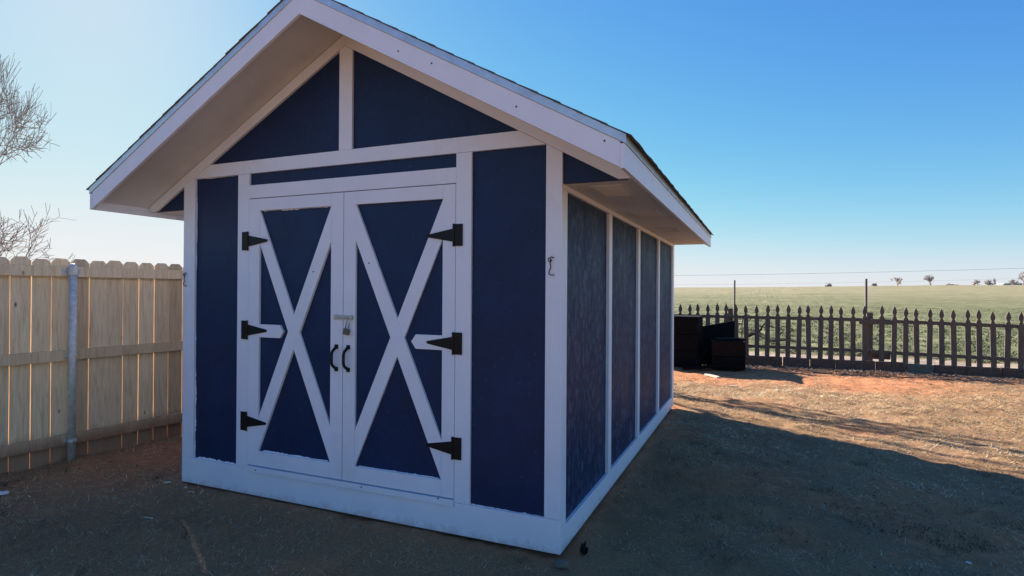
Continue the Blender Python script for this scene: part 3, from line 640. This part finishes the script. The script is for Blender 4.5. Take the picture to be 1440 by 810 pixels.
# fallen dark branch in the weeds
a_=ground(1052,476); b_=ground(1122,486)
mb=MB(); P=[a_.lerp(b_,t)+Vector((0,random.uniform(-.08,.08),.12+.12*math.sin(t*9)*(1-t))) for t in [k/9 for k in range(10)]]
mb.tube(P,[.09-.006*k for k in range(10)],8)
for k in (2,4,5,7): mb.tube([P[k],P[k]+Vector((random.uniform(-.3,.3),.1,.3)),P[k]+Vector((random.uniform(-.6,.6),.1,.45))],[.035,.02,.008],6)
tag(mb.build('fallen_branch',M['dark'],None,loc=tuple(a_)),'dark fallen branch lying in the weeds behind the picket fence','branch')

# ------------------------------------------------------------------ bits lying on the yard
def chip(name,u,v,l,w,h,rz,mat,label,cat,group=None,tilt=0):
    p_=ground(u,v); z=float(height(np.array([p_.x]),np.array([p_.y]))[0])+.012
    pr=[(-l/2,-w*.35),(-l*.3,-w/2),(l*.45,-w*.4),(l/2,w*.1),(l*.3,w/2),(-l*.4,w*.45)]
    mb=MB().prism(pr,0,h,'z'); o=mb.build(name,mat,None,min(h,w)*.2); o.location=(p_.x,p_.y,z); o.rotation_euler=(tilt,tilt*.6,rz)
    return tag(o,label,cat,group)
gp='pale wood scraps on the yard'
chip('wood_chip',235,679,.055,.020,.010,1.1,M['pale'],'pale wood chip on the ground just left of the shed front corner','wood chip',gp,.2)
chip('wood_chip',261,685,.022,.018,.008,.3,M['pale'],'tiny pale wood chip nearest the foot of the shed left corner','wood chip',gp)
chip('wood_splinter',269,689,.06,.008,.006,.1,M['pale'],'short pale splinter lying flat along the shed base','wood splinter',gp)
chip('wood_splinter',284,692,.075,.008,.006,-1.0,M['pale'],'long pale splinter lying slantwise by the shed base','wood splinter',gp)
chip('wood_splinter',209,722,.075,.010,.006,.2,M['pale'],'pale splinter lying alone on the turf in front of the shed','wood splinter',gp)
chip('wood_chip',234,612,.05,.035,.02,.4,M['pale'],'pale wood chip at the foot of the board fence near the shed','wood chip',gp)
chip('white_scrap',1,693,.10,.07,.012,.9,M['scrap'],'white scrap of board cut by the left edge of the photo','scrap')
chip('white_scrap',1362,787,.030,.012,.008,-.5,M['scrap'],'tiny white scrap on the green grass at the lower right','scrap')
chip('wood_offcut',1002,528,.42,.09,.03,-.9,M['pale'],'pale wooden offcut lying on the red dirt by the black bins','offcut')
chip('wood_offcut',968,517,.12,.07,.03,.4,M['pale'],'small pale offcut at the foot of the tall black bin','offcut')
chip('wood_offcut',1032,543,.14,.04,.02,-.4,M['pale'],'small pale stick alone in the sunlit strip of yard','offcut')
chip('wood_offcut',1046,516,.30,.03,.03,-.15,M['pale'],'narrow pale stick beside the low dark bin','offcut')
chip('stone',5,678,.06,.045,.03,.2,M['block'],'small stone near the board fence at the left edge','stone')
chip('clod',789,790,.09,.05,.03,.3,M['blockg'],'grey crumbled clod at the foot of the shed front corner','clod')
p_=ground(817,774)
mb=MB()
for k in range(9):
    a_=random.uniform(0,6.28); r_=random.uniform(.0,.03); mb.tube([(p_.x+r_*math.cos(a_),p_.y+r_*math.sin(a_),-.01),(p_.x+1.5*r_*math.cos(a_),p_.y+1.5*r_*math.sin(a_),random.uniform(.015,.05))],[.012,.006],6)
tag(mb.build('torn_plastic',M['black'],None,loc=(p_.x,p_.y,0)),'crumpled bit of shiny black plastic on the turf by the shed corner','litter')

# ------------------------------------------------------------------ trees
def tree(name,loc,h,seed,mat,label,cat,group=None,trunk_r=.14,depth=6,spread=.55,twig=.006,first=.28,upb=.12,lean=(0,0),shrink=.74,kids=(2,3),wide=None):
    r=random.Random(seed); t=empty(name,loc,label,cat,group); T=MB(); B=MB(); base=Vector(loc)
    def grow(p,d,l,rad,dep):
        n=4; pts=[p]; rr=[rad]; q_=p; dd=d
        for k in range(n):
            dd=(dd+Vector((r.gauss(0,.10),r.gauss(0,.10),r.gauss(0,.08)+upb*.25))).normalized(); q_=q_+dd*l/n; pts.append(q_); rr.append(max(twig,rad*(1-.35*(k+1)/n)))
        (T if dep==depth else B).tube(pts,rr,(8 if dep>=depth-1 else (5 if dep>2 else 3)),cap=False)
        if dep==0: return
        nk=r.choice(kids)
        for k in range(nk):
            ax=dd.orthogonal().normalized(); ax=Matrix.Rotation(r.uniform(0,6.28),3,dd)@ax
            nd=(dd+ax*r.uniform(.45,1.)*spread*2*.75+Vector((0,0,upb))).normalized()
            st=pts[-1] if k<2 else pts[r.choice((2,3))]
            grow(st,nd,l*shrink*r.uniform(.8,1.15),rr[-1]*(.8 if k==0 else .62),dep-1)
        # side twigs
        if dep<=3:
            for k in range(2):
                ax=Matrix.Rotation(r.uniform(0,6.28),3,dd)@dd.orthogonal().normalized(); s_=pts[r.choice((1,2,3))]
                e_=s_+(dd+ax*1.1).normalized()*l*.5; B.tube([s_,s_.lerp(e_,.5)+Vector((0,0,l*.03)),e_],[twig*1.1,twig,twig*.7],3,cap=False)
    grow(base-Vector((0,0,.1)),Vector((lean[0],lean[1],1)).normalized(),h*first,trunk_r,depth)
    mz=max(v[2] for v in B.v)-base.z; k_=h/mz
    rx=sorted(math.hypot(v[0]-base.x,v[1]-base.y) for v in B.v)[int(len(B.v)*.97)]*k_; kx=k_*(wide/rx if wide else 1)
    for m_ in (T,B): m_.v=[(base.x+(v[0]-base.x)*kx,base.y+(v[1]-base.y)*kx,base.z+(v[2]-base.z)*k_) for v in m_.v]
    T.build('trunk',mat,t,smooth=True); B.build('crown',mat,t); return t
def gl(u,dep): p_=at(u,411,dep); return (p_.x,p_.y,float(height(np.array([p_.x]),np.array([p_.y]))[0]))
tree('bare_tree',gl(-96,17),10.4,21,M['bark'],'tall bare leafless tree beyond the board fence, its crown high at the left edge','tree',None,.12,7,.62,.0034,.10,.11,shrink=.80,kids=(3,3,3),wide=2.75)
tree('bare_tree',gl(-62,13.5),3.7,8,M['bark'],'smaller bare tree with arching twigs just above the board fence at the left edge','tree',None,.08,6,.66,.0032,.16,.06,shrink=.82,kids=(3,3,2),wide=2.1)
tree('bare_tree',(-4.6,8.35,0),5.6,5,M['bark'],'bare tree standing behind the shed that throws branch shadows on the yard','tree',None,.17,5,.50,.020,.22,.12,shrink=.80,kids=(2,3),wide=1.3)
ft=[(1229,200,1.1,.9,'faint low bare bush on the horizon just right of the right-hand metal pole',9),
 (1166,210,1.3,1.7,'faint rounded bush on the horizon between the two poles',1),
 (1261,200,3.2,1.7,'small round bare tree on the horizon, leftmost of the two clear ones',2),
 (1308,190,3.6,2.1,'broad bare tree on the horizon, larger of the two clear ones',3),
 (1341,200,.8,2.2,'faint low scrub on the horizon right of the broad bare tree',11),
 (1368,195,2.0,1.8,'low bare thicket with a leaning top on the horizon',4),
 (1391,200,2.1,1.4,'bare bushy tree next to a narrow one on the horizon',5),
 (1398,200,2.9,.5,'narrow upright bare tree on the horizon',6),
 (1425,195,2.3,1.4,'bare tree beside the pale low building on the horizon',7),
 (1439,170,4.6,2.0,'tallest far bare tree, cut by the right edge of the photo',8)]
for u_,dp_,h_,wd_,lb,sd_ in ft:
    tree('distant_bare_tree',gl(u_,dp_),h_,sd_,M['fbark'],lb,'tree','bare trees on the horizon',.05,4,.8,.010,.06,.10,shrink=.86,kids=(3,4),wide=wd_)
# pale low building on the horizon
p_=gl(1428,215); bd=empty('farm_building',p_,'long low pale farm building on the horizon at the right','building')
x0,y0,z0=p_
MB().box(x0-4.5,x0+4.5,y0-3,y0+3,z0-.5,z0+.6).build('wall',M['barn'],bd)
MB().prism([(x0-4.8,z0+.6),(x0+4.8,z0+.6),(x0+4.2,z0+1.0),(x0-4.2,z0+1.0)],y0-3.3,y0+3.3).build('roof',M['barn'],bd)
# overhead wires (catenaries far behind the field edge)
for (va,vb_,lab,rr) in ((386,376,'thin upper overhead wire crossing the sky above the field',.014),(398.5,391,'faint lower overhead wire just above the horizon',.007)):
    a_=at(700,va+2,95); b_=at(1700,vb_-8,70); P=[]
    for k in range(41):
        t=k/40; q_=a_.lerp(b_,t); q_.z-=4*t*(1-t)*.55; P.append(q_)
    tag(MB().tube(P,rr,5).build('overhead_wire',M['wire'],None,loc=tuple(a_)),lab,'wire','overhead wires')
